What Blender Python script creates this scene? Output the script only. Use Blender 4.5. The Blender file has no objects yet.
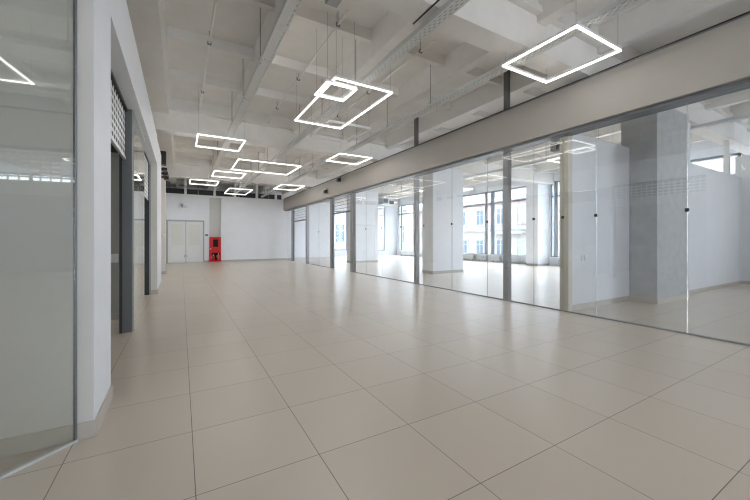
import bpy, bmesh, math, random
from mathutils import Vector, Matrix
random.seed(4)
S = bpy.context.scene
COL = S.collection

# ------------------------------------------------------------------ camera
cam_d = bpy.data.cameras.new('camera')
cam = bpy.data.objects.new('camera', cam_d)
COL.objects.link(cam)
cam.location = (0, 0, 1.2)
cam.rotation_euler = (math.pi / 2, 0, math.radians(-30.0))
cam_d.sensor_width = 36.0
cam_d.lens = 336.0 / 750 * 36
cam_d.shift_y = -10 / 750
cam_d.clip_start = 0.02
cam_d.clip_end = 300
S.camera = cam

# ------------------------------------------------------------------ sky, exposure
SKY = 21.5
LAMP = 25.0
w = bpy.data.worlds.new('overcast_sky')
S.world = w
w.use_nodes = True
bg = w.node_tree.nodes['Background']
bg.inputs['Strength'].default_value = SKY
# hazy bright sky, brightest towards the horizon
_nt = w.node_tree
_tc = _nt.nodes.new('ShaderNodeTexCoord')
_sp = _nt.nodes.new('ShaderNodeSeparateXYZ')
_rp = _nt.nodes.new('ShaderNodeValToRGB')
_nt.links.new(_tc.outputs['Generated'], _sp.inputs[0])
_nt.links.new(_sp.outputs['Z'], _rp.inputs['Fac'])
_nt.links.new(_rp.outputs['Color'], bg.inputs['Color'])
_rp.color_ramp.elements[0].position = 0.0
_rp.color_ramp.elements[0].color = (0.80, 0.895, 1.0, 1)
_rp.color_ramp.elements[1].position = 1.0
_rp.color_ramp.elements[1].color = (0.22, 0.25, 0.29, 1)
_e = _rp.color_ramp.elements.new(0.45)
_e.color = (0.79, 0.89, 1.0, 1)
S.view_settings.view_transform = 'Standard'
S.view_settings.look = 'None'
S.view_settings.exposure = 0.45
S.view_settings.gamma = 1.0
S.view_settings.use_curve_mapping = False
try:
    S.cycles.use_denoising = True
    S.cycles.max_bounces = 10
    S.cycles.diffuse_bounces = 6
    S.cycles.glossy_bounces = 4
    S.cycles.transparent_max_bounces = 24
    S.cycles.sample_clamp_indirect = 14.0
    S.cycles.sample_clamp_direct = 3.2
    S.cycles.filter_width = 1.2
except Exception:
    pass


def portal(loc, rot, sx, sy):
    d = bpy.data.lights.new('window_daylight', 'AREA')
    d.shape = 'RECTANGLE'
    d.size = sx
    d.size_y = sy
    d.cycles.is_portal = True
    o = bpy.data.objects.new('window_daylight', d)
    o.location = loc
    o.rotation_euler = rot
    COL.objects.link(o)


# area light faces -Z; rotate so that it faces -X (into the room)
portal((15.2, 6.45, 2.2), (0, math.radians(90), 0), 3.7, 6.4)
portal((15.2, 13.1, 2.2), (0, math.radians(90), 0), 3.7, 6.0)
portal((15.2, 19.5, 2.2), (0, math.radians(90), 0), 3.7, 5.8)
portal((10.0, 22.75, 1.9), (math.radians(-90), 0, 0), 1.2, 3.0)
portal((13.4, 22.75, 2.2), (math.radians(-90), 0, 0), 1.1, 3.7)
portal((2.3, -7.25, 1.1), (math.radians(90), 0, 0), 1.8, 2.2)
portal((15.2, -3.0, 2.2), (0, math.radians(90), 0), 3.7, 6.4)


# ------------------------------------------------------------------ materials
def mat(name, col, rough=0.6, metal=0.0, spec=0.5, noise=0.0, nscale=4.0, bump=0.0, bscale=60.0):
    m = bpy.data.materials.new(name)
    m.use_nodes = True
    nt = m.node_tree
    b = nt.nodes['Principled BSDF']
    b.inputs['Base Color'].default_value = (*col, 1)
    b.inputs['Roughness'].default_value = rough
    b.inputs['Metallic'].default_value = metal
    b.inputs['Specular IOR Level'].default_value = spec
    tc = nt.nodes.new('ShaderNodeTexCoord')
    if noise:
        n = nt.nodes.new('ShaderNodeTexNoise')
        n.inputs['Scale'].default_value = nscale
        n.inputs['Detail'].default_value = 6
        n.inputs['Roughness'].default_value = 0.6
        nt.links.new(tc.outputs['Object'], n.inputs['Vector'])
        r = nt.nodes.new('ShaderNodeMapRange')
        r.inputs['From Min'].default_value = 0.25
        r.inputs['From Max'].default_value = 0.75
        r.inputs['To Min'].default_value = 1 - noise
        r.inputs['To Max'].default_value = 1 + noise
        nt.links.new(n.outputs['Fac'], r.inputs['Value'])
        h = nt.nodes.new('ShaderNodeVectorMath')
        h.operation = 'SCALE'
        h.inputs[0].default_value = col
        nt.links.new(r.outputs['Result'], h.inputs['Scale'])
        nt.links.new(h.outputs['Vector'], b.inputs['Base Color'])
    if bump:
        n2 = nt.nodes.new('ShaderNodeTexNoise')
        n2.inputs['Scale'].default_value = bscale
        n2.inputs['Detail'].default_value = 4
        nt.links.new(tc.outputs['Object'], n2.inputs['Vector'])
        bp = nt.nodes.new('ShaderNodeBump')
        bp.inputs['Strength'].default_value = bump
        bp.inputs['Distance'].default_value = 0.01
        nt.links.new(n2.outputs['Fac'], bp.inputs['Height'])
        nt.links.new(bp.outputs['Normal'], b.inputs['Normal'])
    return m


def glass_mat(name, tint, ior=1.5, gain=1.0):
    """thin pane: Fresnel mix of clear transmission and mirror reflection"""
    m = bpy.data.materials.new(name)
    m.use_nodes = True
    nt = m.node_tree
    nt.nodes.clear()
    out = nt.nodes.new('ShaderNodeOutputMaterial')
    mix = nt.nodes.new('ShaderNodeMixShader')
    tr = nt.nodes.new('ShaderNodeBsdfTransparent')
    gl = nt.nodes.new('ShaderNodeBsdfGlossy')
    fr = nt.nodes.new('ShaderNodeLayerWeight')
    fr.inputs['Blend'].default_value = 0.5
    pw = nt.nodes.new('ShaderNodeMath')
    pw.operation = 'POWER'
    pw.inputs[1].default_value = 5.0
    mu = nt.nodes.new('ShaderNodeMath')
    mu.operation = 'MULTIPLY_ADD'
    mu.use_clamp = True
    r0 = ((ior - 1) / (ior + 1)) ** 2 * gain
    mu.inputs[1].default_value = 1 - r0
    mu.inputs[2].default_value = r0
    tr.inputs['Color'].default_value = (*tint, 1)
    gl.inputs['Color'].default_value = (1, 1, 1, 1)
    gl.inputs['Roughness'].default_value = 0.0
    nt.links.new(fr.outputs['Facing'], pw.inputs[0])
    nt.links.new(pw.outputs[0], mu.inputs[0])
    nt.links.new(mu.outputs[0], mix.inputs['Fac'])
    nt.links.new(tr.outputs[0], mix.inputs[1])
    nt.links.new(gl.outputs[0], mix.inputs[2])
    nt.links.new(mix.outputs[0], out.inputs['Surface'])
    return m


def emit_mat(name, col, strength):
    m = bpy.data.materials.new(name)
    m.use_nodes = True
    nt = m.node_tree
    nt.nodes.clear()
    out = nt.nodes.new('ShaderNodeOutputMaterial')
    e = nt.nodes.new('ShaderNodeEmission')
    e.inputs['Color'].default_value = (*col, 1)
    e.inputs['Strength'].default_value = strength
    nt.links.new(e.outputs[0], out.inputs['Surface'])
    return m


def tile_mat():
    m = bpy.data.materials.new('porcelain_floor_tiles')
    m.use_nodes = True
    nt = m.node_tree
    N, L = nt.nodes, nt.links
    b = N['Principled BSDF']
    tc = N.new('ShaderNodeTexCoord')
    sep = N.new('ShaderNodeSeparateXYZ')
    L.new(tc.outputs['Object'], sep.inputs[0])

    def math_(op, a, bb=None, c=None):
        n = N.new('ShaderNodeMath')
        n.operation = op
        for i, v in enumerate((a, bb, c)):
            if v is None:
                continue
            if isinstance(v, (int, float)):
                n.inputs[i].default_value = v
            else:
                L.new(v, n.inputs[i])
        return n.outputs[0]
    T = 0.61
    ids, gaps = [], []
    for ax, off in (('X', 0.06), ('Y', 1.785)):
        u = math_('DIVIDE', math_('SUBTRACT', sep.outputs[ax], off), T)
        ids.append(math_('FLOOR', u))
        f = math_('FRACT', u)
        d = math_('MINIMUM', f, math_('SUBTRACT', 1.0, f))
        gaps.append(math_('MULTIPLY', d, T))
    g = math_('MINIMUM', gaps[0], gaps[1])
    joint = N.new('ShaderNodeMapRange')
    joint.inputs['From Min'].default_value = 0.0012
    joint.inputs['From Max'].default_value = 0.0026
    L.new(g, joint.inputs['Value'])
    comb = N.new('ShaderNodeCombineXYZ')
    L.new(ids[0], comb.inputs[0])
    L.new(ids[1], comb.inputs[1])
    wn = N.new('ShaderNodeTexWhiteNoise')
    wn.noise_dimensions = '2D'
    L.new(comb.outputs[0], wn.inputs['Vector'])
    ns = N.new('ShaderNodeTexNoise')
    ns.inputs['Scale'].default_value = 2.2
    ns.inputs['Detail'].default_value = 3
    L.new(tc.outputs['Object'], ns.inputs['Vector'])
    v = math_('ADD', math_('MULTIPLY', wn.outputs['Value'], 0.05), 0.03)
    v = math_('ADD', v, 0.93)
    sc = N.new('ShaderNodeVectorMath')
    sc.operation = 'SCALE'
    sc.inputs[0].default_value = FLOOR_COL
    L.new(v, sc.inputs['Scale'])
    mx = N.new('ShaderNodeMix')
    mx.data_type = 'RGBA'
    mx.inputs['A'].default_value = (0.09, 0.075, 0.06, 1)
    L.new(joint.outputs['Result'], mx.inputs['Factor'])
    L.new(sc.outputs['Vector'], mx.inputs['B'])
    L.new(mx.outputs['Result'], b.inputs['Base Color'])
    rr = N.new('ShaderNodeMapRange')
    rr.inputs['To Min'].default_value = 0.24
    rr.inputs['To Max'].default_value = 0.36
    L.new(ns.outputs['Fac'], rr.inputs['Value'])
    b.inputs['Roughness'].default_value = 0.29
    b.inputs['Specular IOR Level'].default_value = 0.5
    bp = N.new('ShaderNodeBump')
    bp.inputs['Strength'].default_value = 0.4
    bp.inputs['Distance'].default_value = 0.002
    L.new(joint.outputs['Result'], bp.inputs['Height'])
    L.new(bp.outputs['Normal'], b.inputs['Normal'])
    return m


def perforated_mat():
    """galvanised tray sheet with punched slots along its length (object Y)"""
    m = bpy.data.materials.new('perforated_galvanised_sheet')
    m.use_nodes = True
    nt = m.node_tree
    N, L = nt.nodes, nt.links
    b = N['Principled BSDF']
    b.inputs['Base Color'].default_value = (0.62, 0.63, 0.62, 1)
    b.inputs['Metallic'].default_value = 0.25
    b.inputs['Roughness'].default_value = 0.5
    out = N['Material Output']
    tc = N.new('ShaderNodeTexCoord')
    mp = N.new('ShaderNodeMapping')
    mp.inputs['Scale'].default_value = (1 / 0.034, 1 / 0.09, 0)
    L.new(tc.outputs['Object'], mp.inputs['Vector'])
    sep = N.new('ShaderNodeSeparateXYZ')
    L.new(mp.outputs[0], sep.inputs[0])

    def math_(op, a, bb=None):
        n = N.new('ShaderNodeMath')
        n.operation = op
        for i, v in enumerate((a, bb)):
            if v is None:
                continue
            if isinstance(v, (int, float)):
                n.inputs[i].default_value = v
            else:
                L.new(v, n.inputs[i])
        return n.outputs[0]
    row = math_('FLOOR', sep.outputs[0])
    sh = math_('ADD', sep.outputs[1], math_('MULTIPLY', math_('MODULO', row, 2), 0.5))
    fx = math_('ABSOLUTE', math_('SUBTRACT', math_('FRACT', sep.outputs[0]), 0.5))
    fy = math_('ABSOLUTE', math_('SUBTRACT', math_('FRACT', sh), 0.5))
    hole = math_('MULTIPLY', math_('LESS_THAN', fx, 0.16), math_('LESS_THAN', fy, 0.24))
    tr = N.new('ShaderNodeBsdfTransparent')
    mix = N.new('ShaderNodeMixShader')
    L.new(hole, mix.inputs['Fac'])
    L.new(b.outputs[0], mix.inputs[1])
    L.new(tr.outputs[0], mix.inputs[2])
    L.new(mix.outputs[0], out.inputs['Surface'])
    return m


FLOOR_COL = (0.54, 0.482, 0.415)
M = {
    'floor': tile_mat(),
    'wall': mat('cool_white_wall_paint', (0.725, 0.745, 0.785), 0.6, noise=0.03, nscale=3, bump=0.05),
    'warm_wall': mat('warm_white_wall_paint', (0.64, 0.62, 0.58), 0.6, noise=0.03, nscale=3),
    'end_face_shade': mat('wall_paint_shaded_end', (0.57, 0.555, 0.53), 0.6, noise=0.03, nscale=3),
    'grey_wall': mat('grey_wall_paint', (0.40, 0.40, 0.38), 0.6, noise=0.04),
    'void_shade': mat('wall_darkened_like_void', (0.07, 0.07, 0.07), 0.8, noise=0.2),
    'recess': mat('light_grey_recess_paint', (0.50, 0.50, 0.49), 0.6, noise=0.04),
    'door_frame': mat('grey_white_door_frame', (0.36, 0.365, 0.37), 0.5),
    'concrete': mat('painted_concrete', (0.69, 0.672, 0.648), 0.75, noise=0.06, nscale=2.5, bump=0.15, bscale=25),
    'column': mat('grey_concrete_plaster', (0.42, 0.43, 0.44), 0.7, noise=0.13, nscale=5, bump=0.1, bscale=12),
    'fascia': mat('greige_fascia_panel', (0.34, 0.32, 0.295), 0.45, noise=0.02),
    'beige_tile': mat('beige_tile_skirting', (0.45, 0.415, 0.37), 0.4, noise=0.05),
    'beige_edge': mat('beige_end_trim', (0.56, 0.53, 0.47), 0.5),
    'dark_metal': mat('dark_grey_metal', (0.16, 0.17, 0.18), 0.4, 0.3),
    'grey_metal': mat('grey_powder_coated_metal', (0.30, 0.31, 0.32), 0.4, 0.2),
    'post_grey': mat('graphite_grey_metal', (0.12, 0.12, 0.122), 0.4, 0.2),
    'light_metal': mat('brushed_aluminium', (0.62, 0.63, 0.64), 0.35, 0.5),
    'black': mat('black_plastic', (0.012, 0.012, 0.013), 0.45),
    'galv': mat('galvanised_steel', (0.58, 0.60, 0.60), 0.45, 0.3, noise=0.06, nscale=20),
    'perf': perforated_mat(),
    'pipe': mat('white_plastic_pipe', (0.70, 0.69, 0.66), 0.5),
    'wire': mat('steel_wire', (0.22, 0.22, 0.22), 0.4, 0.5),
    'rod': mat('threaded_steel_rod', (0.16, 0.16, 0.16), 0.4, 0.5),
    'lamp_off': mat('frosted_diffuser_unlit', (0.80, 0.80, 0.79), 0.5),
    'lamp_body': mat('white_lamp_profile', (0.80, 0.80, 0.80), 0.4),
    'lamp': emit_mat('lit_led_diffuser', (1.0, 0.97, 0.92), LAMP),
    'glass': glass_mat('clear_partition_glass', (0.975, 0.98, 0.977), 1.5, 1.7),
    'shop_glass': glass_mat('greenish_shop_glass', (0.95, 0.96, 0.945), 1.5, 3.2),
    'win_glass': glass_mat('window_glass', (0.965, 0.972, 0.976)),
    'glass_edge': mat('green_glass_edge', (0.36, 0.46, 0.44), 0.2),
    'win_frame': mat('grey_window_frame', (0.22, 0.25, 0.28), 0.4),
    'white': mat('white_enamel', (0.74, 0.75, 0.76), 0.4),
    'door': mat('white_painted_door', (0.66, 0.665, 0.665), 0.45),
    'door_panel': mat('cream_door_panel', (0.62, 0.615, 0.58), 0.35),
    'red': mat('red_enamel', (0.50, 0.010, 0.012), 0.45, 0.0, 0.3),
    'red2': mat('bright_red_cylinder', (0.66, 0.10, 0.09), 0.4),
    'dark_glass': mat('dark_cabinet_glass', (0.012, 0.004, 0.005), 0.5, 0.0, 0.2),
    'shutter': mat('white_shutter_slats', (0.76, 0.77, 0.77), 0.4, 0.1),
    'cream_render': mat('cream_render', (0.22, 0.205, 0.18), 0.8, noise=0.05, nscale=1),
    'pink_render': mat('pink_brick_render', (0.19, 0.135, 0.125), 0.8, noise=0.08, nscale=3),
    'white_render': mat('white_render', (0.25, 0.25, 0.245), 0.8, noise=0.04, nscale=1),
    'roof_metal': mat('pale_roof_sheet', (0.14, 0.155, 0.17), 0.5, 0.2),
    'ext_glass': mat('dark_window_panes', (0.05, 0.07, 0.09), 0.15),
    'asphalt': mat('street_asphalt', (0.12, 0.12, 0.12), 0.9, noise=0.1),
    'radiator': mat('light_grey_convector', (0.60, 0.62, 0.63), 0.4),
}


# ------------------------------------------------------------------ mesh builder
class MB:
    def __init__(self):
        self.bm = bmesh.new()

    def box(self, x0, x1, y0, y1, z0, z1, bev=0.0):
        r = bmesh.ops.create_cube(self.bm, size=1.0)
        vs = r['verts']
        for v in vs:
            v.co = Vector(((x0 + x1) / 2 + v.co.x * (x1 - x0), (y0 + y1) / 2 + v.co.y * (y1 - y0), (z0 + z1) / 2 + v.co.z * (z1 - z0)))
        if bev > 0:
            es = list({e for v in vs for e in v.link_edges})
            bmesh.ops.bevel(self.bm, geom=es, offset=bev, segments=2, affect='EDGES', profile=0.5)
        return self

    def prism(self, pts, z0, z1):
        lo = [self.bm.verts.new((x, y, z0)) for x, y in pts]
        hi = [self.bm.verts.new((x, y, z1)) for x, y in pts]
        n = len(pts)
        self.bm.faces.new(lo[::-1])
        self.bm.faces.new(hi)
        for i in range(n):
            self.bm.faces.new((lo[i], lo[(i + 1) % n], hi[(i + 1) % n], hi[i]))
        return self

    def prism_y(self, pts, y0, y1):
        """profile in (x, z) swept along Y"""
        a = [self.bm.verts.new((x, y0, z)) for x, z in pts]
        b = [self.bm.verts.new((x, y1, z)) for x, z in pts]
        n = len(pts)
        self.bm.faces.new(a)
        self.bm.faces.new(b[::-1])
        for i in range(n):
            self.bm.faces.new((a[(i + 1) % n], a[i], b[i], b[(i + 1) % n]))
        return self

    def prism_x(self, pts, x0, x1):
        a = [self.bm.verts.new((x0, y, z)) for y, z in pts]
        b = [self.bm.verts.new((x1, y, z)) for y, z in pts]
        n = len(pts)
        self.bm.faces.new(a[::-1])
        self.bm.faces.new(b)
        for i in range(n):
            self.bm.faces.new((a[i], a[(i + 1) % n], b[(i + 1) % n], b[i]))
        return self

    def tube(self, pts, r, seg=10):
        pts = [Vector(p) for p in pts]
        rings = []
        for i, p in enumerate(pts):
            d = (pts[min(i + 1, len(pts) - 1)] - pts[max(i - 1, 0)]).normalized()
            up = Vector((0, 0, 1)) if abs(d.z) < 0.9 else Vector((1, 0, 0))
            a = d.cross(up).normalized()
            b = d.cross(a).normalized()
            rings.append([self.bm.verts.new(p + (a * math.cos(t) + b * math.sin(t)) * r) for t in [2 * math.pi * k / seg for k in range(seg)]])
        for q in range(len(rings) - 1):
            for k in range(seg):
                self.bm.faces.new((rings[q][k], rings[q][(k + 1) % seg], rings[q + 1][(k + 1) % seg], rings[q + 1][k]))
        self.bm.faces.new(rings[0][::-1])
        self.bm.faces.new(rings[-1])
        return self

    def lathe(self, prof, cx, cy, seg=20):
        """prof: list of (r, z)"""
        rings = []
        for r, z in prof:
            rings.append([self.bm.verts.new((cx + r * math.cos(2 * math.pi * k / seg), cy + r * math.sin(2 * math.pi * k / seg), z)) for k in range(seg)])
        for q in range(len(rings) - 1):
            for k in range(seg):
                self.bm.faces.new((rings[q][k], rings[q][(k + 1) % seg], rings[q + 1][(k + 1) % seg], rings[q + 1][k]))
        self.bm.faces.new(rings[0][::-1])
        self.bm.faces.new(rings[-1])
        return self

    def build(self, name, m, parent=None, smooth=False):
        bmesh.ops.recalc_face_normals(self.bm, faces=self.bm.faces)
        me = bpy.data.meshes.new(name)
        self.bm.to_mesh(me)
        self.bm.free()
        me.materials.append(m)
        if smooth:
            for p in me.polygons:
                p.use_smooth = True
        o = bpy.data.objects.new(name, me)
        COL.objects.link(o)
        if parent is not None:
            o.parent = parent
            o.matrix_parent_inverse = Matrix.Translation(-world_loc(parent))
        return o


def world_loc(o):
    v = Vector(o.location)
    p = o.parent
    return v if p is None else v  # parents of parts stay at their own world place (no rotation used)


def box(name, m, dims, parent=None, bev=0.0):
    return MB().box(*dims, bev=bev).build(name, m, parent)


def struct(o):
    o['kind'] = 'structure'
    return o


def tag(o, label, cat, group=None):
    o['label'] = label
    o['category'] = cat
    if group:
        o['group'] = group
    return o


def thing(name, label, cat, loc=(0, 0, 0), group=None):
    o = bpy.data.objects.new(name, None)
    o.empty_display_size = 0.1
    o.location = loc
    COL.objects.link(o)
    return tag(o, label, cat, group)


# ------------------------------------------------------------------ floor and ceiling
GX = 5.58            # plane of the right-hand glass partition
CEIL = 4.60
struct(box('floor', M['floor'], (-4.3, 15.3, -7.3, 23.2, -0.12, 0)))

ceiling = struct(box('ceiling', M['concrete'], (-4.3, 15.3, -7.3, 23.2, CEIL, CEIL + 0.2)))
BW = [2.9 + 6.465 * k for k in range(-1, 4)]     # near faces of the main beams
for y in BW:
    m = MB()
    m.box(-4.2, 15.2, y, y + 0.33, 3.80, CEIL)
    m.box(-4.2, 15.2, y - 0.09, y + 0.42, 4.29, 4.375)
    m.box(-4.2, 15.2, y - 0.04, y + 0.37, 4.375, CEIL)
    m.build('main_beam', M['concrete'], ceiling)
spans = [(-7.2, BW[0])] + [(BW[i] + 0.33, BW[i + 1]) for i in range(4)] + [(BW[4] + 0.33, 23.0)]
for (y0, y1) in spans:
    if y1 - y0 < 0.5:
        continue
    m = MB()
    for k in range(-2, 11):
        xa = -0.42 + 1.55 * k
        if k < 0:
            continue
        if k == 0:
            m.prism_y([(-4.2, 4.2), (-0.25, 4.2), (-0.20, CEIL), (-4.2, CEIL)], y0, y1)
        else:
            if xa > 15:
                continue
            m.prism_y([(xa + 0.03, 4.2), (xa + 0.20, 4.2), (xa + 0.24, CEIL), (xa - 0.01, CEIL)], y0, y1)
    m.build('long_rib', M['concrete'], ceiling)
    m = MB()
    j = 1
    while y1 - 1.52 * j > y0 + 0.5:
        yy = y1 - 1.52 * j
        m.prism_x([(yy - 0.05, 4.44), (yy + 0.05, 4.44), (yy + 0.08, CEIL), (yy - 0.08, CEIL)], -0.2, 15.2)
        j += 1
    m.build('cross_rib', M['concrete'], ceiling)

# ------------------------------------------------------------------ left side
XL = -0.46
wl = struct(box('wall_left', M['warm_wall'], (-4.3, -4.1, -7.3, 23.2, 0, CEIL)))
P = MB()
P.box(-4.1, XL, 2.64, 3.20, 0.0, 3.52, 0)
pier = struct(P.build('wall_left_pier', M['wall']))
box('shaded_end_skin', M['end_face_shade'], (-4.1, XL - 0.002, 2.636, 2.64, 0.1, 3.52), pier)  # same paint as the pier; weaker light put into a darker, warmer colour
struct(MB().box(-4.1, XL + 0.012, 2.628, 2.64, 0, 0.1).box(XL, XL + 0.012, 2.642, 3.20, 0, 0.1).build('baseboard_left_pier', M['beige_tile']))
struct(MB().box(-0.60, XL, 3.20, 8.87, 2.90, 3.52).build('wall_left_fascia', M['wall']))
struct(MB().box(-0.66, -0.60, 3.20, 8.87, 2.86, 3.30).box(-1.05, -0.70, 3.20, 8.86, 2.52, 3.30).build('trim_left_shutter_box_backing', M['black']))  # second black box extends the shutter box, standing in for the dark shop
p2 = struct(MB().box(-4.1, XL, 8.87, 10.6, 0, 3.45).build('wall_left_second_pier', M['warm_wall']))
box('painted_side_face', M['wall'], (XL, XL + 0.004, 8.87, 10.6, 0.1, 3.45), p2)
struct(MB().box(-0.62, XL + 0.014, 8.858, 8.87, 0, 0.1).box(XL + 0.004, XL + 0.014, 8.872, 10.6, 0, 0.1).build('baseboard_left_second_pier', M['beige_tile']))
struct(MB().box(-4.1, -0.64, 10.6, 14.0, 0, 3.6).build('wall_left_recess', M['warm_wall']))
struct(MB().box(-4.1, -0.49, 14.0, 14.7, 0, 3.35).box(-4.1, -0.69, 14.7, 20.5, 0, 3.5).build('wall_left_far', M['warm_wall']))
struct(MB().box(-0.64, -0.478, 13.988, 14.0, 0, 0.1).box(-0.49, -0.478, 14.002, 14.7, 0, 0.1).build('baseboard_left_far', M['beige_tile']))
struct(MB().box(-4.1, -0.80, 6.36, 6.46, 0, 3.3).build('wall_left_shop_divider', M['grey_wall']))
struct(MB().box(-4.1, -0.80, 6.345, 6.36, 0, 0.1).build('baseboard_left_shop', M['beige_tile']))
tk = MB().box(-1.6, -0.82, 6.335, 6.36, 0.86, 0.99, 0.004).build('cable_trunking', M['white'])
tag(tk, 'white plastic cable trunking along the grey wall inside the first left shop', 'cable trunking')
so = MB().box(-0.985, -0.905, 6.322, 6.334, 0.885, 0.965, 0.004).build('wall_socket', M['white'])
tag(so, 'small white socket on the white trunking inside the first left shop', 'socket')

# diagonal shop glass in the near left corner
gd = Vector((-0.7507, -0.6606, 0))
gn = Vector((-gd.y, gd.x, 0))
g0 = Vector((-0.54, 2.625, 0))


def dpoly(a, b, t0, t1):
    return [(q.x, q.y) for q in (g0 + gd * a + gn * t0, g0 + gd * b + gn * t0, g0 + gd * b + gn * t1, g0 + gd * a + gn * t1)]


dg = thing('shop_glazing', 'tall greenish frameless shop glass set diagonally at the near left pillar', 'glass panel', (-1.6, 1.7, 0))
MB().prism(dpoly(0.012, 3.25, -0.006, 0.006), 0.012, 3.495).build('glass_pane', M['shop_glass'], dg)
MB().prism(dpoly(0.0, 3.25, -0.014, 0.014), 0.0, 0.014).build('floor_channel', M['light_metal'], dg)
MB().prism(dpoly(0.0, 0.012, -0.008, 0.008), 0.014, 3.495).build('edge_seal', M['dark_metal'], dg)
struct(MB().prism(dpoly(-0.05, 3.3, -0.08, 0.08), 3.5, 4.2).build('wall_left_diagonal_fascia', M['wall']))
e = g0 + gd * 3.3
struct(MB().box(-4.1, e.x + 0.05, -7.2, e.y, 0, 4.2).build('wall_left_near', M['wall']))

# first left shop front: roller grille, post, side light


def lattice(mb, y0, y1, z0, z1, x, th=0.004, pz=0.085, py=0.13):
    z = z0
    while z < z1:
        mb.box(x - th, x + th, y0, y1, z, z + 0.030)
        z += pz
    y = y0
    while y < y1:
        mb.box(x - th * 0.8, x + th * 0.8, y, min(y + 0.028, y1), z0, z1)
        y += py


rs = thing('roller_grille', 'half raised white lattice roller grille in the first opening on the left', 'roller grille', (-0.63, 4.2, 2.2))
m = MB()
lattice(m, 3.22, 5.36, 2.27, 2.88, -0.63)
m.build('lattice_curtain', M['shutter'], rs)
box('bottom_bar', M['light_metal'], (-0.645, -0.615, 3.22, 5.36, 2.235, 2.27), rs)
po = thing('door_post', 'grey metal post with black edge beside the lattice roller grille on the left', 'post', (-0.6, 5.42, 0))
box('post_profile', M['post_grey'], (-0.655, -0.555, 5.38, 5.50, 0, 2.90), po)
box('guide_channel', M['black'], (-0.685, -0.655, 5.36, 5.50, 0, 2.90), po)
sg = thing('side_light', 'narrow glass side panel beside the grey post in the left shop front', 'glass panel', (-0.54, 6.2, 0))
box('glass_pane', M['shop_glass'], (-0.546, -0.536, 5.40, 6.88, 0.01, 2.88), sg)
box('polished_edge', M['glass_edge'], (-0.548, -0.534, 5.385, 5.40, 0.01, 2.88), sg)
box('top_rail', M['light_metal'], (-0.552, -0.530, 5.385, 6.88, 2.86, 2.90), sg)
rs2 = thing('roller_grille', 'white lattice roller grille in the second left opening, beyond the glass side panel', 'roller grille', (-0.63, 7.8, 2.1))
m = MB()
lattice(m, 6.92, 8.78, 2.06, 2.86, -0.62)
m.build('lattice_curtain', M['shutter'], rs2)
po2 = thing('door_post', 'black door jamb post against the second pillar on the left', 'post', (-0.68, 8.82, 0))
box('post_profile', M['black'], (-0.74, -0.60, 8.82, 8.865, 0, 2.86), po2)
box('jamb_cover', M['grey_metal'], (-0.60, -0.57, 8.82, 8.865, 0, 2.86), po2)
mp = thing('wall_panel', 'dark narrow panel fixed on the grey wall behind the left side glass', 'panel', (-1.0, 8.0, 1.2))
box('panel_body', M['dark_metal'], (-0.80, -0.77, 7.72, 8.02, 0.95, 1.6), mp)
struct(MB().box(-0.95, -0.80, 7.3, 8.87, 0, 2.9).build('wall_left_shop_return', M['warm_wall']))

# black fixtures high on the left wall
fx = [(11.0, 3.31, 3.67, 'largest black box fixture, nearest of the row high on the left wall'),
      (11.8, 3.28, 3.36, 'small black fixture second in the row high on the left wall'),
      (12.5, 3.26, 3.37, 'small black fixture third in the row high on the left wall'),
      (13.3, 3.24, 3.42, 'small black fixture fourth in the row high on the left wall'),
      (14.8, 3.20, 3.42, 'black fixture farthest along the row high on the left wall')]
for i, (y, z0, z1, lab) in enumerate(fx):
    t = thing('wall_fixture', lab, 'fixture', (-0.4, y, z0), 'black fixtures on the left wall')
    xw = -0.64 if y < 14 else -0.69
    box('bracket', M['black'], (xw, -0.46, y + 0.1, y + 0.16, (z0 + z1) / 2 - 0.03, (z0 + z1) / 2 + 0.03), t)
    MB().box(-0.50, -0.36, y, y + 0.28, z0, z1, 0.015).build('housing', M['black'], t)
    box('front_lip', M['black'], (-0.49, -0.37, y - 0.012, y, z0 + 0.03, z1 - 0.03), t)
kn = thing('wall_button', 'small round pale button on the far left wall at chest height', 'wall button', (-0.56, 13.98, 1.36))
m = MB()
m.lathe([(0.075, 0), (0.075, 0.012), (0.055, 0.022)], 0, 0, 20)
o = m.build('ring', M['light_metal'], None, True)
o.parent = kn
o.rotation_euler = (math.pi / 2, 0, 0)
m = MB()
m.lathe([(0.04, 0.02), (0.04, 0.035), (0.02, 0.042)], 0, 0, 16)
o = m.build('push_cap', M['warm_wall'], None, True)
o.parent = kn
o.rotation_euler = (math.pi / 2, 0, 0)

# ------------------------------------------------------------------ far wall of the corridor
YB = 20.5
bw = MB()
bw.box(-0.9, 1.35, YB, YB + 0.2, 0, 3.52)
bw.box(1.93, GX + 0.1, YB, YB + 0.2, 0, 3.52)
struct(bw.build('wall_back', M['wall']))
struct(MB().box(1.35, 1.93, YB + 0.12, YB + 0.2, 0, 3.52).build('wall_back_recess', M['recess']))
tr = MB()
tr.box(-0.9, GX + 0.1, YB - 0.03, YB + 0.2, 3.52, 3.64)
struct(tr.build('trim_1', M['white']))
for x in (0.15, 1.55, 2.6, 3.8, 4.9):
    struct(MB().box(x, x + 0.12, YB + 0.02, YB + 0.14, 3.64, CEIL).build('trim_2', M['white']))
struct(MB().box(1.93, GX, YB - 0.012, YB, 0, 0.09).box(1.1, 1.35, YB - 0.012, YB, 0, 0.09).build('baseboard_back', M['beige_tile']))
struct(MB().box(-4.1, GX, 23.0, 23.2, 0, CEIL).build('wall_back_outer', M['void_shade']))  # near-black colour stands in for the unlit space behind the far wall
dt = thing('dark_gap_band', 'long black band added for the dark gap above the far white wall', 'dark band', (2.2, 21.2, 3.66))  # black band added to give the dark gap over the wall
MB().box(-3.9, 5.4, 20.95, 21.6, 3.70, 3.98, 0.01).build('gap_band_body', M['black'], dt)
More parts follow.
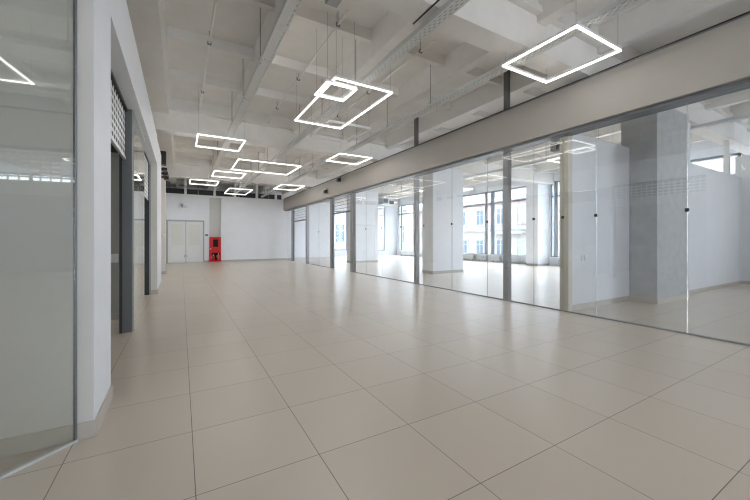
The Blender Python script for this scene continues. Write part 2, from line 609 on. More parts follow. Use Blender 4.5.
for x in (-2.5, 0.8, 2.9, 4.6):
    MB().box(x, x + 0.05, 20.93, 21.62, 3.68, 4.0).build('gap_band_flange', M['dark_metal'], dt)
    MB().tube([(x + 0.025, 21.3, 4.0), (x + 0.025, 21.3, CEIL)], 0.01, 6).build('hanger_rod', M['rod'], dt)
# double door
dr = struct(MB().box(-0.66, -0.58, YB - 0.03, YB, 0, 2.26).box(1.03, 1.10, YB - 0.03, YB, 0, 2.26).box(-0.58, 1.03, YB - 0.03, YB, 2.18, 2.26).build('door_1', M['door_frame']))
for x0, x1, hx in ((-0.57, 0.215, 0.16), (0.225, 1.02, 0.27)):
    lf = MB()
    lf.box(x0, x1, YB - 0.02, YB - 0.001, 0.01, 2.17)
    lf.box(x0, x0 + 0.12, YB - 0.035, YB - 0.02, 0.01, 2.17)
    lf.box(x1 - 0.12, x1, YB - 0.035, YB - 0.02, 0.01, 2.17)
    lf.box(x0 + 0.12, x1 - 0.12, YB - 0.035, YB - 0.02, 2.05, 2.17)
    lf.box(x0 + 0.12, x1 - 0.12, YB - 0.035, YB - 0.02, 0.78, 0.90)
    lf.box(x0 + 0.12, x1 - 0.12, YB - 0.035, YB - 0.02, 0.01, 0.14)
    l = lf.build('door_leaf', M['door'], dr)
    box('upper_panel', M['door_panel'], (x0 + 0.13, x1 - 0.13, YB - 0.026, YB - 0.02, 0.92, 2.03), dr)
    box('door_handle', M['grey_metal'], (hx - 0.015, hx + 0.015, YB - 0.08, YB - 0.035, 0.28, 0.42), dr)
em = thing('wall_lamp', 'small grey emergency lamp on the white wall above the double door', 'wall lamp', (0.1, YB, 2.95))
MB().box(0.0, 0.30, YB - 0.06, YB, 2.92, 3.05, 0.01).build('lamp_housing', M['light_metal'], em)
box('lamp_cover', M['grey_metal'], (0.0, 0.1, YB - 0.075, YB - 0.06, 2.93, 3.10), em)
cp = thing('call_point', 'small dark device on the white wall between double door and red cabinet', 'wall device', (1.21, YB, 1.45))
MB().box(1.14, 1.29, YB - 0.04, YB, 1.42, 1.52, 0.008).build('device_body', M['dark_metal'], cp)
box('meeting_strip', M['door_frame'], (0.205, 0.235, YB - 0.042, YB - 0.035, 0.01, 2.17), dr)
# fire cabinet
fc = thing('fire_cabinet', 'tall red fire cabinet in the recess of the far white wall', 'fire cabinet', (1.64, YB, 0))
cb = MB()
x0, x1, yf, yb = 1.36, 1.92, YB - 0.12, YB + 0.115
cb.box(x0, x1, yb - 0.02, yb, 0.02, 1.36)
cb.box(x0, x0 + 0.03, yf, yb - 0.02, 0.02, 1.36).box(x1 - 0.03, x1, yf, yb - 0.02, 0.02, 1.36)
cb.box(x0 + 0.03, x1 - 0.03, yf, yb - 0.02, 1.32, 1.36).box(x0 + 0.03, x1 - 0.03, yf, yb - 0.02, 0.02, 0.06)
cb.box(x0 + 0.03, x1 - 0.03, yf, yb - 0.02, 0.62, 0.66)
cb.build('cabinet_body', M['red'], fc)
dm = MB()
yd = yf - 0.02
dm.box(x0, x1, yd, yf, 1.23, 1.36).box(x0, x1, yd, yf, 0.60, 0.82).box(x0, x0 + 0.16, yd, yf, 0.82, 1.23).box(x1 - 0.14, x1, yd, yf, 0.82, 1.23)
dm.build('upper_door', M['red'], fc)
box('upper_window', M['dark_glass'], (x0 + 0.16, x1 - 0.14, yf - 0.01, yf - 0.004, 0.82, 1.23), fc)
dm = MB()
dm.box(x0, x1, yd, yf, 0.50, 0.598).box(x0, x1, yd, yf, 0.02, 0.09).box(x0, x0 + 0.09, yd, yf, 0.09, 0.50).box(x1 - 0.05, x1, yd, yf, 0.09, 0.50)
dm.build('lower_door', M['red'], fc)
box('lower_backing', M['dark_glass'], (x0 + 0.035, x1 - 0.035, yb - 0.03, yb - 0.021, 0.065, 0.615), fc)
box('latch', M['light_metal'], (x0 + 0.03, x0 + 0.06, yd - 0.02, yd, 0.68, 0.76), fc)
for cx, hgt, mm, lab in ((1.80, 0.36, M['red2'], 'bright red extinguisher standing on the right side inside the red cabinet'),
                         (1.55, 0.30, M['red'], 'smaller dark red extinguisher standing on the left side inside the red cabinet')):
    ex = thing('fire_extinguisher', lab, 'fire extinguisher', (cx, YB - 0.02, 0.062), 'extinguishers in the red cabinet')
    MB().lathe([(0.06, 0.062), (0.066, 0.075), (0.066, 0.062 + hgt * 0.72), (0.05, 0.062 + hgt * 0.85), (0.022, 0.062 + hgt * 0.92), (0.022, 0.062 + hgt)], cx, YB - 0.02).build('cylinder', mm, ex, True)
    z = 0.062 + hgt
    MB().box(cx - 0.02, cx + 0.02, YB - 0.07, YB + 0.01, z, z + 0.03).build('valve_handle', M['light_metal'], ex)
    MB().tube([(cx - 0.02, YB - 0.05, z), (cx - 0.085, YB - 0.07, z - 0.08), (cx - 0.08, YB - 0.07, z - 0.2)], 0.009, 8).build('hose', M['white'], ex, True)

# ------------------------------------------------------------------ right glass partition
fa = MB()
fa.box(5.40, 5.70, -7.0, YB, 3.0, 3.67)
fr_ = struct(fa.build('wall_right_fascia', M['fascia']))
struct(MB().box(5.46, 5.70, -7.0, YB, 2.955, 3.0).build('trim_3', M['dark_metal']))
struct(MB().box(5.42, 5.70, -7.0, YB, 3.67, 3.70).build('trim_4', M['dark_metal']))
cbw = MB().tube([(5.43, -6.9, 3.715), (5.425, 2.0, 3.712), (5.43, 12.0, 3.713), (5.43, 20.3, 3.715)], 0.012, 8).build('fascia_cable', M['black'])
tag(cbw, 'black cable lying along the top edge of the long greige fascia', 'cable')

SE = [(-7.0 + 0, -5.9)]
seams = [0.64, 1.715, 2.80]


def pane(y0, y1, label, clamp=True, grp='partition panes'):
    t = thing('glass_partition', label, 'glass panel', (GX, (y0 + y1) / 2, 0), grp)
    box('pane', M['glass'], (GX - 0.005, GX + 0.005, y0 + 0.004, y1 - 0.004, 0.02, 2.95), t)
    box('floor_rail', M['grey_metal'], (GX - 0.02, GX + 0.02, y0 + 0.001, y1 - 0.001, 0.0, 0.02), t)
    box('edge_strip', M['glass_edge'], (GX - 0.0052, GX + 0.0052, y0, y0 + 0.004, 0.02, 2.95), t)
    if clamp:
        m_ = MB()
        m_.box(GX - 0.02, GX - 0.005, y0 - 0.022, y0 + 0.022, 1.56, 1.605, 0.003)
        m_.build('clamp', M['black'], t)
    return t


def post(y, label, w=0.11, top=CEIL, z1=None):
    t = thing('steel_post', label, 'post', (GX + 0.09, y, 0), 'partition posts')
    box('post_body', M['grey_metal'], (GX + 0.012, GX + 0.012 + w, y, y + w, 0.012, 2.94), t)
    box('base_plate', M['grey_metal'], (GX + 0.008, GX + 0.02 + w, y - 0.02, y + w + 0.02, 0, 0.012), t)
    box('upper_post', M['post_grey'], (GX + 0.012, GX + 0.012 + w * 0.8, y + 0.01, y + 0.01 + w * 0.8, 3.705, top), t)
    return t


LB = [(0.64, 1.715, 'large clear glass pane closest to the camera on the right'),
      (1.715, 2.80, 'clear glass pane in front of the blue-grey column and recess on the right'),
      (2.80, 3.30, 'narrow glass pane beside the beige wall end on the right'),
      (3.32, 3.86, 'clear pane just beyond the beige wall end, before the near steel post'),
      (3.86, 4.93, 'clear pane crossed by the near grey steel post'),
      (4.93, 6.0, 'clear pane beyond the near steel post, showing the cream building'),
      (6.0, 7.07, 'clear pane in front of the large white column'),
      (7.07, 8.14, 'clear pane crossed by the second grey steel post'),
      (8.14, 9.21, 'clear pane just beyond the second steel post'),
      (9.21, 10.28, 'clear pane second before the near shutter opening'),
      (10.28, 11.2, 'clear pane ending at the near shutter opening')]
for i, (a, b, lab) in enumerate(LB):
    pane(a, b, lab)
for a, b, lab in ((13.45, 14.9, 'clear pane just beyond the near shutter opening'),
                  (14.9, 16.4, 'clear pane just before the far shutter opening'),
                  (19.3, 20.45, 'last clear pane against the far white wall')):
    pane(a, b, lab)
post(4.44, 'nearest grey steel post behind the clear partition glass')
post(7.42, 'grey steel post in the partition just left of the large white column')
for y, lab in ((11.2, 'grey post on the near side of the near shutter opening'), (13.2, 'grey post on the far side of the near shutter opening'),
               (16.45, 'grey post on the near side of the far shutter opening'), (19.0, 'grey post on the far side of the far shutter opening')):
    t = thing('door_post', lab, 'post', (GX, y, 0), 'shutter posts')
    box('post_profile', M['grey_metal'], (GX - 0.06, GX + 0.06, y, y + 0.22, 0, 2.94), t)
    box('guide_channel', M['dark_metal'], (GX - 0.03, GX + 0.03, *((y + 0.22, y + 0.25) if y in (11.2, 16.45) else (y - 0.03, y)), 0, 2.94), t)


def slat_shutter(y0, y1, zb, label):
    t = thing('roller_shutter', label, 'roller shutter', (GX, (y0 + y1) / 2, zb))
    m_ = MB()
    z = zb + 0.05
    while z < 2.92:
        m_.box(GX - 0.008, GX + 0.008, y0, y1, z, z + 0.02)
        z += 0.135
    k = 0
    z = zb + 0.05
    while z < 2.80:
        yy = y0 + 0.1 + (0.15 if k % 2 else 0)
        while yy < y1:
            m_.box(GX - 0.002, GX + 0.002, yy, yy + 0.005, z + 0.02, z + 0.135)
            yy += 0.3
        z += 0.135
        k += 1
    m_.build('slat_curtain', M['grey_metal'], t)
    box('bottom_bar', M['dark_metal'], (GX - 0.02, GX + 0.02, y0, y1, zb, zb + 0.05), t)
    return t


slat_shutter(11.46, 13.16, 2.27, 'half raised grey slatted shutter in the near opening of the right partition')
slat_shutter(16.72, 18.96, 2.22, 'half raised grey slatted shutter in the far opening of the right partition')
sh = thing('roller_grille', 'white lattice roller grille mirrored in the greenish diagonal glass', 'roller grille', (GX, -0.9, 2.05))
m = MB()
lattice(m, -2.45, 0.60, 2.08, 2.94, GX, 0.006, 0.085, 0.16)
m.build('lattice_curtain', M['shutter'], sh)
box('bottom_bar', M['light_metal'], (GX - 0.02, GX + 0.02, -2.45, 0.60, 2.03, 2.08), sh)
# sensors on the fascia
for y, z, lab in ((13.4, 3.24, 'dark sensor on the greige fascia, the farther of two'), (12.0, 3.52, 'dark sensor near the top of the greige fascia, the closer of two')):
    t = thing('sensor', lab, 'sensor', (5.40, y, z))
    box('bracket', M['dark_metal'], (5.37, 5.40, y, y + 0.06, z - 0.05, z + 0.16), t)
    MB().box(5.25, 5.37, y - 0.06, y + 0.12, z - 0.04, z + 0.08, 0.012).build('sensor_head', M['black'], t)

# ------------------------------------------------------------------ the hall beyond the glass
# side wall with the beige end trim
wa = struct(MB().box(5.70, 7.7, 3.25, 3.37, 0, 3.03).build('wall_right_partition', M['wall']))
box('end_trim', M['beige_edge'], (GX + 0.008, 5.70, 3.235, 3.385, 0, 2.94), wa)
struct(MB().box(5.70, 7.7, 3.238, 3.25, 0, 0.1).build('baseboard_right_partition', M['beige_tile']))
dsw = thing('wall_socket', 'white double socket plate on the wall beside the beige wall end', 'socket', (6.1, 3.25, 0.85))
MB().box(5.98, 6.18, 3.238, 3.25, 0.83, 0.94, 0.004).build('socket_plate', M['grey_metal'] if False else M['light_metal'], dsw)
box('socket_insert', M['white'], (6.07, 6.175, 3.230, 3.238, 0.835, 0.935), dsw)
# columns
for i, (x0, x1, y0, mm) in enumerate(((7.7, 9.17, 2.8, 'column'), (7.7, 9.15, 9.25, 'wall'), (7.7, 9.3, 15.75, 'wall'),
                                      (14.15, 15.05, 9.6, 'wall'), (14.15, 15.05, 16.1, 'wall'))):
    c_ = struct(MB().box(x0, x1, y0, y0 + 0.6, 0, 3.80).build('column_%d' % (i + 1), M[mm]))
    b_ = MB()
    b_.box(x0 - 0.012, x1 + 0.012, y0 - 0.012, y0, 0, 0.1).box(x0 - 0.012, x0, y0, y0 + 0.6, 0, 0.1)
    b_.build('baseboard', M['beige_tile'] if i == 0 else M['grey_wall'], c_)
# low wall and its return
struct(MB().box(9.18, 13.3, 2.95, 3.07, 0, 2.90).build('wall_right_low', M['wall']))
struct(MB().box(9.18, 13.3, 2.938, 2.95, 0, 0.09).build('baseboard_right_low', M['beige_tile']))
struct(MB().box(13.3, 13.42, -0.4, 3.07, 0, 3.5).build('wall_right_store', M['wall']))
struct(MB().box(13.3, 13.42, -5.6, -1.9, 0, 3.4).build('wall_right_store_low', M['wall']))
struct(MB().box(13.288, 13.3, -0.4, 2.94, 0, 0.09).build('baseboard_right_store', M['beige_tile']))
ps = thing('steel_stud', 'pale vertical stud rising from the low white wall to the ceiling', 'post', (9.75, 3.0, 2.9))
box('stud_body', M['white'], (9.62, 9.80, 2.96, 3.06, 2.90, 3.80), ps)
box('stud_foot', M['light_metal'], (9.60, 9.82, 2.955, 3.065, 2.90, 2.912), ps)
st2 = thing('steel_stud', 'pale vertical stud near the far end of the low white wall', 'post', (12.4, 3.0, 2.9))
box('stud_body', M['white'], (12.30, 12.42, 2.96, 3.06, 2.90, 3.80), st2)
# window wall on the street side
wx = MB()
wx.box(15.0, 15.2, 0.2, 3.3, 0, CEIL)
wx.box(15.0, 15.2, -7.0, -6.2, 0, CEIL)
wx.box(15.0, 15.2, -6.2, 0.2, 0, 0.36)
wx.box(15.0, 15.2, -6.2, 0.2, 3.93, CEIL)
wx.box(15.0, 15.2, 3.3, 22.6, 0, 0.36)
wx.box(15.0, 15.2, 3.3, 22.6, 3.93, CEIL)
for y0, y1 in ((9.55, 10.25), (16.05, 16.75), (22.3, 22.6)):
    wx.box(15.0, 15.2, y0, y1, 0.36, 3.93)
struct(wx.build('wall_right_street', M['wall']))


def window(n, y0, y1, muls):
    m_ = MB()
    xa, xb = 15.05, 15.13
    m_.box(xa, xb, y0, y0 + 0.07, 0.36, 3.93).box(xa, xb, y1 - 0.07, y1, 0.36, 3.93)
    m_.box(xa, xb, y0, y1, 0.36, 0.44).box(xa, xb, y0, y1, 3.85, 3.93)
    m_.box(xa - 0.02, xb, y0, y1, 3.18, 3.28)
    for y, w_ in muls:
        m_.box(xa, xb, y - w_ / 2, y + w_ / 2, 0.36, 3.93)
    o_ = struct(m_.build('window_%d' % n, M['win_frame']))
    box('window_pane', M['win_glass'], (15.085, 15.095, y0 + 0.02, y1 - 0.02, 0.40, 3.89), o_)
    box('window_sill', M['white'], (14.85, 15.05, y0, y1, 0.36, 0.40), o_)
    return o_


window(1, 3.35, 9.55, ((5.6, 0.08), (7.7, 0.08), (9.3, 0.2)))
window(2, 10.25, 16.05, ((12.25, 0.08), (12.95, 0.26), (13.42, 0.16)))
window(7, -6.2, 0.2, ((-5.6, 0.08), (-4.2, 0.08), (-2.3, 0.08), (-1.0, 0.08)))
window(3, 16.75, 22.3, ((18.6, 0.08), (20.4, 0.1), (21.9, 0.16)))
# end wall of the hall
we = MB()
YE = 22.5
we.box(5.5, 9.4, YE, YE + 0.2, 0, CEIL)
we.box(9.4, 10.6, YE, YE + 0.2, 0, 0.45).box(9.4, 10.6, YE, YE + 0.2, 3.3, CEIL)
we.box(10.6, 12.9, YE, YE + 0.2, 0, CEIL)
we.box(12.9, 13.9, YE, YE + 0.2, 0, 0.36).box(12.9, 13.9, YE, YE + 0.2, 3.93, CEIL)
we.box(13.9, 15.2, YE, YE + 0.2, 0, CEIL)
struct(we.build('wall_right_end', M['wall']))
for n, (x0, x1, z0, z1) in ((4, (9.4, 10.6, 0.45, 3.3)), (5, (12.9, 13.9, 0.36, 3.93))):
    m_ = MB()
    ya, yb_ = YE + 0.05, YE + 0.12
    m_.box(x0, x0 + 0.06, ya, yb_, z0, z1).box(x1 - 0.06, x1, ya, yb_, z0, z1).box(x0, x1, ya, yb_, z0, z0 + 0.07).box(x0, x1, ya, yb_, z1 - 0.07, z1)
    if n == 5:
        m_.box(x0, x1, ya, yb_, 3.08, 3.17)
    o_ = struct(m_.build('window_%d' % n, M['win_frame']))
    box('window_pane', M['win_glass'], (x0 + 0.03, x1 - 0.03, YE + 0.08, YE + 0.09, z0 + 0.03, z1 - 0.03), o_)
# convectors beneath the windows
cv = [(10.6, 12.0, 'light grey convector under the street window, nearest the window pier'),
      (13.2, 13.75, 'small white convector unit left of the thick window mullion'),
      (12.3, 12.75, 'small white convector unit right of the thick window mullion'),
      (14.1, 15.7, 'light grey convector under the street window behind the white column'),
      (17.2, 19.2, 'grey convector under the far street window'),
      (19.6, 21.6, 'grey convector in the far corner of the hall'),
      (7.0, 9.0, 'light grey convector under the window right of the window pier')]
for y0, y1, lab in cv:
    t = thing('convector', lab, 'radiator', (14.8, (y0 + y1) / 2, 0), 'convectors under the street windows')
    MB().box(14.72, 14.84, y0, y1, 0.08, 0.33, 0.01).build('casing', M['radiator'], t)
    m_ = MB()
    for q in range(4):
        m_.box(14.71, 14.72, y0 + 0.05, y1 - 0.05, 0.12 + q * 0.05, 0.13 + q * 0.05)
    m_.build('louvre', M['grey_metal'], t)
    for yy in (y0 + 0.06, y1 - 0.09):
        box('foot', M['dark_metal'], (14.75, 14.81, yy, yy + 0.03, 0, 0.08), t)
# ceiling mounted unit and small speaker in the hall
ac = thing('heater_unit', 'boxy fan heater hanging under the hall ceiling before the far windows', 'heater', (10.5, 17.0, 3.3))
MB().box(10.1, 10.9, 16.6, 17.3, 3.28, 3.72, 0.02).build('casing', M['light_metal'], ac)
box('fan_grille', M['dark_metal'], (10.15, 10.45, 16.58, 16.6, 3.34, 3.62), ac)
box('outlet', M['dark_metal'], (10.55, 10.85, 16.58, 16.6, 3.30, 3.50), ac)
for xx in (10.2, 10.8):
    MB().tube([(xx, 16.95, 3.71), (xx, 16.95, CEIL)], 0.012, 6).build('hanger', M['rod'], ac)
for z, lab in ((2.96, 'upper of two small black speakers just left of the beige wall end'), (2.78, 'lower of two small black speakers just left of the beige wall end')):
    t = thing('small_speaker', lab, 'speaker', (5.75, 3.55, z))
    box('arm', M['dark_metal'], (5.77, 5.80, 3.385, 3.52, z + 0.05, z + 0.08), t)
    MB().box(5.72, 5.84, 3.52, 3.64, z, z + 0.13, 0.01).build('cabinet', M['black'], t)
    box('mesh_front', M['dark_metal'], (5.712, 5.72, 3.535, 3.625, z + 0.015, z + 0.115), t)

# space behind the camera: shopfront window
bk = MB()
bk.box(-4.1, 1.4, -7.2, -7.0, 0, CEIL).box(1.4, 3.2, -7.2, -7.0, 2.2, CEIL).box(3.2, 15.2, -7.2, -7.0, 0, CEIL)
struct(bk.build('wall_front', M['wall']))
m_ = MB()
for x in (1.4, 2.27, 3.14):
    m_.box(x, x + 0.06, -7.14, -7.06, 0.0, 2.2)
m_.box(1.4, 3.2, -7.14, -7.06, 0.0, 0.08).box(1.4, 3.2, -7.14, -7.06, 2.12, 2.2)
o_ = struct(m_.build('door_2', M['win_frame']))
box('door_pane', M['win_glass'], (1.43, 3.17, -7.105, -7.095, 0.04, 2.16), o_)

# ------------------------------------------------------------------ ceiling services
LZ = 3.60


def light_frame(x0, x1, y0, y1, label, z=LZ, lit=True, wdt=0.023, hgt=0.05, group='rectangular light frames'):
    t = thing('light_frame', label, 'ceiling light', ((x0 + x1) / 2, (y0 + y1) / 2, z), group)
    segs = [(x0, x1, y0, y0 + wdt), (x0, x1, y1 - wdt, y1), (x0, x0 + wdt, y0 + wdt, y1 - wdt), (x1 - wdt, x1, y0 + wdt, y1 - wdt)]
    for a, b, c, d in segs:
        bar = box('light_bar', M['lamp_body'], (a, b, c, d, z + 0.018, z + hgt), t)
        MB().box(a, b, c, d, z, z + 0.018).build('diffuser', M['lamp'] if lit else M['lamp_off'], bar)
    for a, b in ((x0 + 0.03, y0 + 0.03), (x1 - 0.03, y0 + 0.03), (x0 + 0.03, y1 - 0.03), (x1 - 0.03, y1 - 0.03)):
        MB().tube([(a, b, z + hgt), (a, b, CEIL)], 0.0022, 6).build('hanging_wire', M['wire'], t)
    return t


light_frame(3.85, 4.85, 2.13, 3.15, 'square light frame closest to the camera, hanging above the greige fascia')
light_frame(1.98, 3.00, 4.61, 6.68, 'large bright light frame hanging in mid corridor, overlapped by a small square', 3.60)
light_frame(1.86, 2.37, 4.66, 5.18, 'small bright square light frame overlapping the corner of a larger frame', 3.53)
light_frame(2.62, 3.60, 6.42, 7.60, 'unlit pale light frame just beyond the large bright frame', 3.62, lit=False)
light_frame(3.82, 4.86, 8.58, 9.60, 'square light frame beside the greige fascia, second from the camera')
light_frame(0.32, 1.36, 8.63, 9.78, 'light frame on the left side of the corridor, nearest of that side')
light_frame(1.49, 3.43, 10.79, 12.5, 'large light frame hanging in the far half of the corridor', 3.62)
light_frame(0.99, 2.03, 12.8, 13.95, 'light frame touching the corner of the large far frame', 3.58)
light_frame(0.31, 1.36, 15.2, 16.45, 'light frame farthest down the left side of the corridor')
light_frame(1.94, 2.98, 16.95, 19.0, 'light frame farthest away, hanging before the far white wall')
light_frame(3.77, 4.80, 14.6, 16.1, 'far light frame near the greige fascia')
# hall beyond the glass and shop on the left
light_frame(9.6, 11.6, 4.4, 6.2, 'light frame above the hall behind the side wall', 3.60, group='hall light frames')
light_frame(10.15, 12.0, 11.5, 13.3, 'light frame above the hall before the street windows', 3.60, group='hall light frames')
light_frame(6.6, 7.6, 12.6, 13.8, 'light frame above the hall just behind the near shutter', 3.60, group='hall light frames')
light_frame(10.6, 12.0, 18.0, 19.4, 'light frame above the far end of the hall', 3.60, group='hall light frames')
light_frame(9.6, 11.2, -1.2, 0.8, 'light frame above the store room behind the near glass', 3.60, group='hall light frames')
light_frame(2.74, 3.76, -0.40, 0.64, 'light frame mirrored in the greenish diagonal glass at the left', 3.60)
light_frame(-0.2, 1.4, -2.4, -0.9, 'extra light frame added to brighten the near corridor beside the diagonal glass', 3.60)  # added lamp, out of view, brightens the left pillar and niche
light_frame(0.6, 2.2, -4.9, -3.3, 'unseen light frame added to light the near end of the corridor', 3.60)  # added lamp, out of view, lifts the near corridor
light_frame(-2.6, -1.4, 7.2, 8.2, 'light frame inside the second left shop behind the side glass', 3.40, group=None)


def tray(x0, x1, y0, y1, label, zb=3.69, side=0.06):
    t = thing('cable_tray', label, 'cable tray', ((x0 + x1) / 2, (y0 + y1) / 2, zb), 'perforated cable trays')
    box('tray_bottom', M['perf'], (x0, x1, y0, y1, zb, zb + 0.002), t)
    for xa in (x0, x1 - 0.003):
        box('side_flange', M['galv'], (xa, xa + 0.003, y0, y1, zb, zb + side), t)
    yy = math.floor(y0)
    yj = y0 + 1.4
    while yj < y1 - 0.5:
        box('joint_plate', M['galv'], (x0 - 0.004, x1 + 0.004, yj, yj + 0.12, zb - 0.003, zb - 0.001), t)
        yj += 3.0
    for (s0, s1) in spans:
        j_ = 1
        while s1 - 1.52 * j_ > s0 + 0.5:
            yy = s1 - 1.52 * j_ + 0.12
            if y0 < yy < y1:
                MB().tube([(x0 + 0.02, yy, zb), (x0 + 0.02, yy, CEIL)], 0.006, 6).build('threaded_rod', M['rod'], t)
                box('hanger_bracket', M['dark_metal'], (x0, x1, yy - 0.015, yy + 0.015, zb + 0.06, zb + 0.075), t)
            j_ += 1
    mc = MB()
    for q in range(3):
        xx = x0 + (x1 - x0) * (0.25 + 0.25 * q)
        mc.tube([(xx, y0, zb + 0.015), (xx + 0.01, (y0 + y1) / 2, zb + 0.015), (xx, y1, zb + 0.015)], 0.010, 6)
    mc.build('cables', M['dark_metal'], t)
    return t


tray(0.95, 1.09, -6.5, 15.75, 'perforated cable tray nearest the left wall, running down the corridor')
tray(2.46, 2.60, -6.5, 20.3, 'perforated cable tray along the middle of the corridor ceiling')
tray(4.02, 4.16, -6.5, 20.3, 'perforated cable tray closest to the greige fascia')
tray(9.9, 10.04, -6.5, 20.3, 'perforated cable tray in the hall behind the glass')


def pipe(x, ya, yb_, label):
    t = thing('ceiling_pipe', label, 'pipe', (x, ya, 4.38), 'white conduits under the coffers')
    z = 4.40
    MB().tube([(x, ya, z), (x, yb_ - 0.25, z), (x - 0.005, yb_ - 0.05, z - 0.02), (x - 0.01, yb_ + 0.18, z - 0.08), (x - 0.01, yb_ + 0.30, 4.29)], 0.017, 10).build('conduit', M['pipe'], t, True)
    y = ya + 0.5
    for yc in (ya + 0.35, (ya + yb_) / 2, yb_ - 0.6):
        m_ = MB()
        m_.box(x - 0.03, x + 0.03, yc - 0.012, yc + 0.012, z - 0.026, z + 0.026)
        m_.tube([(x, yc, z + 0.026), (x, yc, CEIL)], 0.005, 6)
        m_.build('pipe_clip', M['rod'], t)


pipe(0.40, 3.4, 8.75, 'white pipe under the coffers nearest the left wall')
pipe(2.02, 4.25, 8.85, 'white pipe under the coffers left of the middle cable tray')
pipe(3.52, 4.2, 8.6, 'white pipe under the coffers between middle and right cable trays')
du = thing('ceiling_box', 'dark grey square box on the coffer ceiling at the top edge of the photo', 'junction box', (1.83, 4.3, 4.5))
MB().box(1.74, 1.92, 4.16, 4.42, 4.50, CEIL, 0.01).build('box_body', M['dark_metal'], du)
box('cover', M['grey_metal'], (1.76, 1.90, 4.18, 4.40, 4.49, 4.50), du)
tag(MB().tube([(2.41, 2.72, 3.79), (2.41, 3.26, 3.79)], 0.009, 8).build('conduit', M['black']), 'short black conduit under the near concrete beam beside the middle tray', 'conduit')

# ------------------------------------------------------------------ street outside
struct(box('wall_sky_blocker', M['white_render'], (-4.3, 15.3, -7.3, 23.2, CEIL + 0.2, 22.0)))  # unseen block added overhead to cut the skylight on the facades opposite
struct(box('ground_street', M['asphalt'], (15.4, 60, -30, 75, -4.3, -4.0)))
struct(box('ground_court', M['asphalt'], (-20, 15.4, 23.4, 75, -4.3, -4.0)))
FX = 30.0
GRP = 'windows'


def facade_window(parent, x, yc, z0, z1, w_, frame_m):
    m_ = MB()
    m_.box(x - 0.10, x, yc - w_ / 2 - 0.18, yc - w_ / 2, z0 - 0.1, z1 + 0.2)
    m_.box(x - 0.10, x, yc + w_ / 2, yc + w_ / 2 + 0.18, z0 - 0.1, z1 + 0.2)
    m_.box(x - 0.14, x, yc - w_ / 2 - 0.22, yc + w_ / 2 + 0.22, z1, z1 + 0.22)
    m_.box(x - 0.14, x, yc - w_ / 2 - 0.22, yc + w_ / 2 + 0.22, z0 - 0.14, z0)
    m_.box(x - 0.07, x, yc - 0.04, yc + 0.04, z0, z1)
    m_.box(x - 0.07, x, yc - w_ / 2, yc + w_ / 2, z0 + (z1 - z0) * 0.66, z0 + (z1 - z0) * 0.66 + 0.07)
    o_ = m_.build('window', frame_m, parent)
    box('pane', M['ext_glass'], (x - 0.04, x - 0.01, yc - w_ / 2, yc + w_ / 2, z0, z1), o_)


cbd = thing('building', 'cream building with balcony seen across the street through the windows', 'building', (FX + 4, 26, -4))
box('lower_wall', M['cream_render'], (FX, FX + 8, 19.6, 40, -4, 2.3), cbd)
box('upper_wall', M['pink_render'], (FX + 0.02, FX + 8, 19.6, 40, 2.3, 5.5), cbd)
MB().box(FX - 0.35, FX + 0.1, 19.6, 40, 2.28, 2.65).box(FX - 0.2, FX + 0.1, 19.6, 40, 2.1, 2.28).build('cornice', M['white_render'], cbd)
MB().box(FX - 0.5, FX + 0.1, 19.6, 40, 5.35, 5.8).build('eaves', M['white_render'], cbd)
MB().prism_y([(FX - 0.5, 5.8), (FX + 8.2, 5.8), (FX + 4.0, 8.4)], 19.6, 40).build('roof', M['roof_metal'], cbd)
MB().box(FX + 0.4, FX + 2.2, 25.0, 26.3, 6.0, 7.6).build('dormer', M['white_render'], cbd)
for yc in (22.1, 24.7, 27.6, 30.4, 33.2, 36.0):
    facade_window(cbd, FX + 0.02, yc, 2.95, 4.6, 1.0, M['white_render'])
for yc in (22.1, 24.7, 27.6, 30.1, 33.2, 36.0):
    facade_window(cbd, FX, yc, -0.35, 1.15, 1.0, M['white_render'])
bal = MB().box(FX - 1.0, FX, 21.5, 25.8, 1.85, 2.08).build('balcony', M['white_render'], cbd)
m_ = MB()
m_.box(FX - 1.0, FX - 0.95, 21.5, 25.8, 2.85, 2.92)
y = 21.5
while y < 25.8:
    m_.box(FX - 1.0, FX - 0.96, y, y + 0.035, 2.08, 2.86)
    y += 0.14
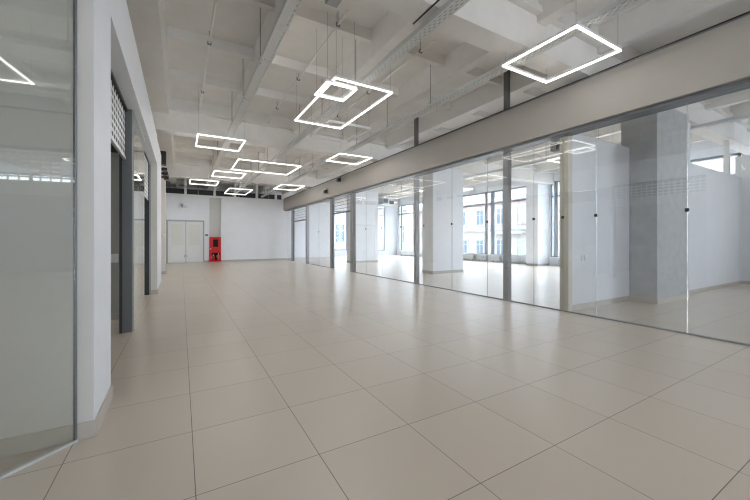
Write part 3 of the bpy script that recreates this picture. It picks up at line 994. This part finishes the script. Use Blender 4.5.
for ye in (21.5, 25.76):
    m_.box(FX - 1.0, FX, ye, ye + 0.04, 2.85, 2.92)
m_.build('railing', M['dark_metal'], bal)
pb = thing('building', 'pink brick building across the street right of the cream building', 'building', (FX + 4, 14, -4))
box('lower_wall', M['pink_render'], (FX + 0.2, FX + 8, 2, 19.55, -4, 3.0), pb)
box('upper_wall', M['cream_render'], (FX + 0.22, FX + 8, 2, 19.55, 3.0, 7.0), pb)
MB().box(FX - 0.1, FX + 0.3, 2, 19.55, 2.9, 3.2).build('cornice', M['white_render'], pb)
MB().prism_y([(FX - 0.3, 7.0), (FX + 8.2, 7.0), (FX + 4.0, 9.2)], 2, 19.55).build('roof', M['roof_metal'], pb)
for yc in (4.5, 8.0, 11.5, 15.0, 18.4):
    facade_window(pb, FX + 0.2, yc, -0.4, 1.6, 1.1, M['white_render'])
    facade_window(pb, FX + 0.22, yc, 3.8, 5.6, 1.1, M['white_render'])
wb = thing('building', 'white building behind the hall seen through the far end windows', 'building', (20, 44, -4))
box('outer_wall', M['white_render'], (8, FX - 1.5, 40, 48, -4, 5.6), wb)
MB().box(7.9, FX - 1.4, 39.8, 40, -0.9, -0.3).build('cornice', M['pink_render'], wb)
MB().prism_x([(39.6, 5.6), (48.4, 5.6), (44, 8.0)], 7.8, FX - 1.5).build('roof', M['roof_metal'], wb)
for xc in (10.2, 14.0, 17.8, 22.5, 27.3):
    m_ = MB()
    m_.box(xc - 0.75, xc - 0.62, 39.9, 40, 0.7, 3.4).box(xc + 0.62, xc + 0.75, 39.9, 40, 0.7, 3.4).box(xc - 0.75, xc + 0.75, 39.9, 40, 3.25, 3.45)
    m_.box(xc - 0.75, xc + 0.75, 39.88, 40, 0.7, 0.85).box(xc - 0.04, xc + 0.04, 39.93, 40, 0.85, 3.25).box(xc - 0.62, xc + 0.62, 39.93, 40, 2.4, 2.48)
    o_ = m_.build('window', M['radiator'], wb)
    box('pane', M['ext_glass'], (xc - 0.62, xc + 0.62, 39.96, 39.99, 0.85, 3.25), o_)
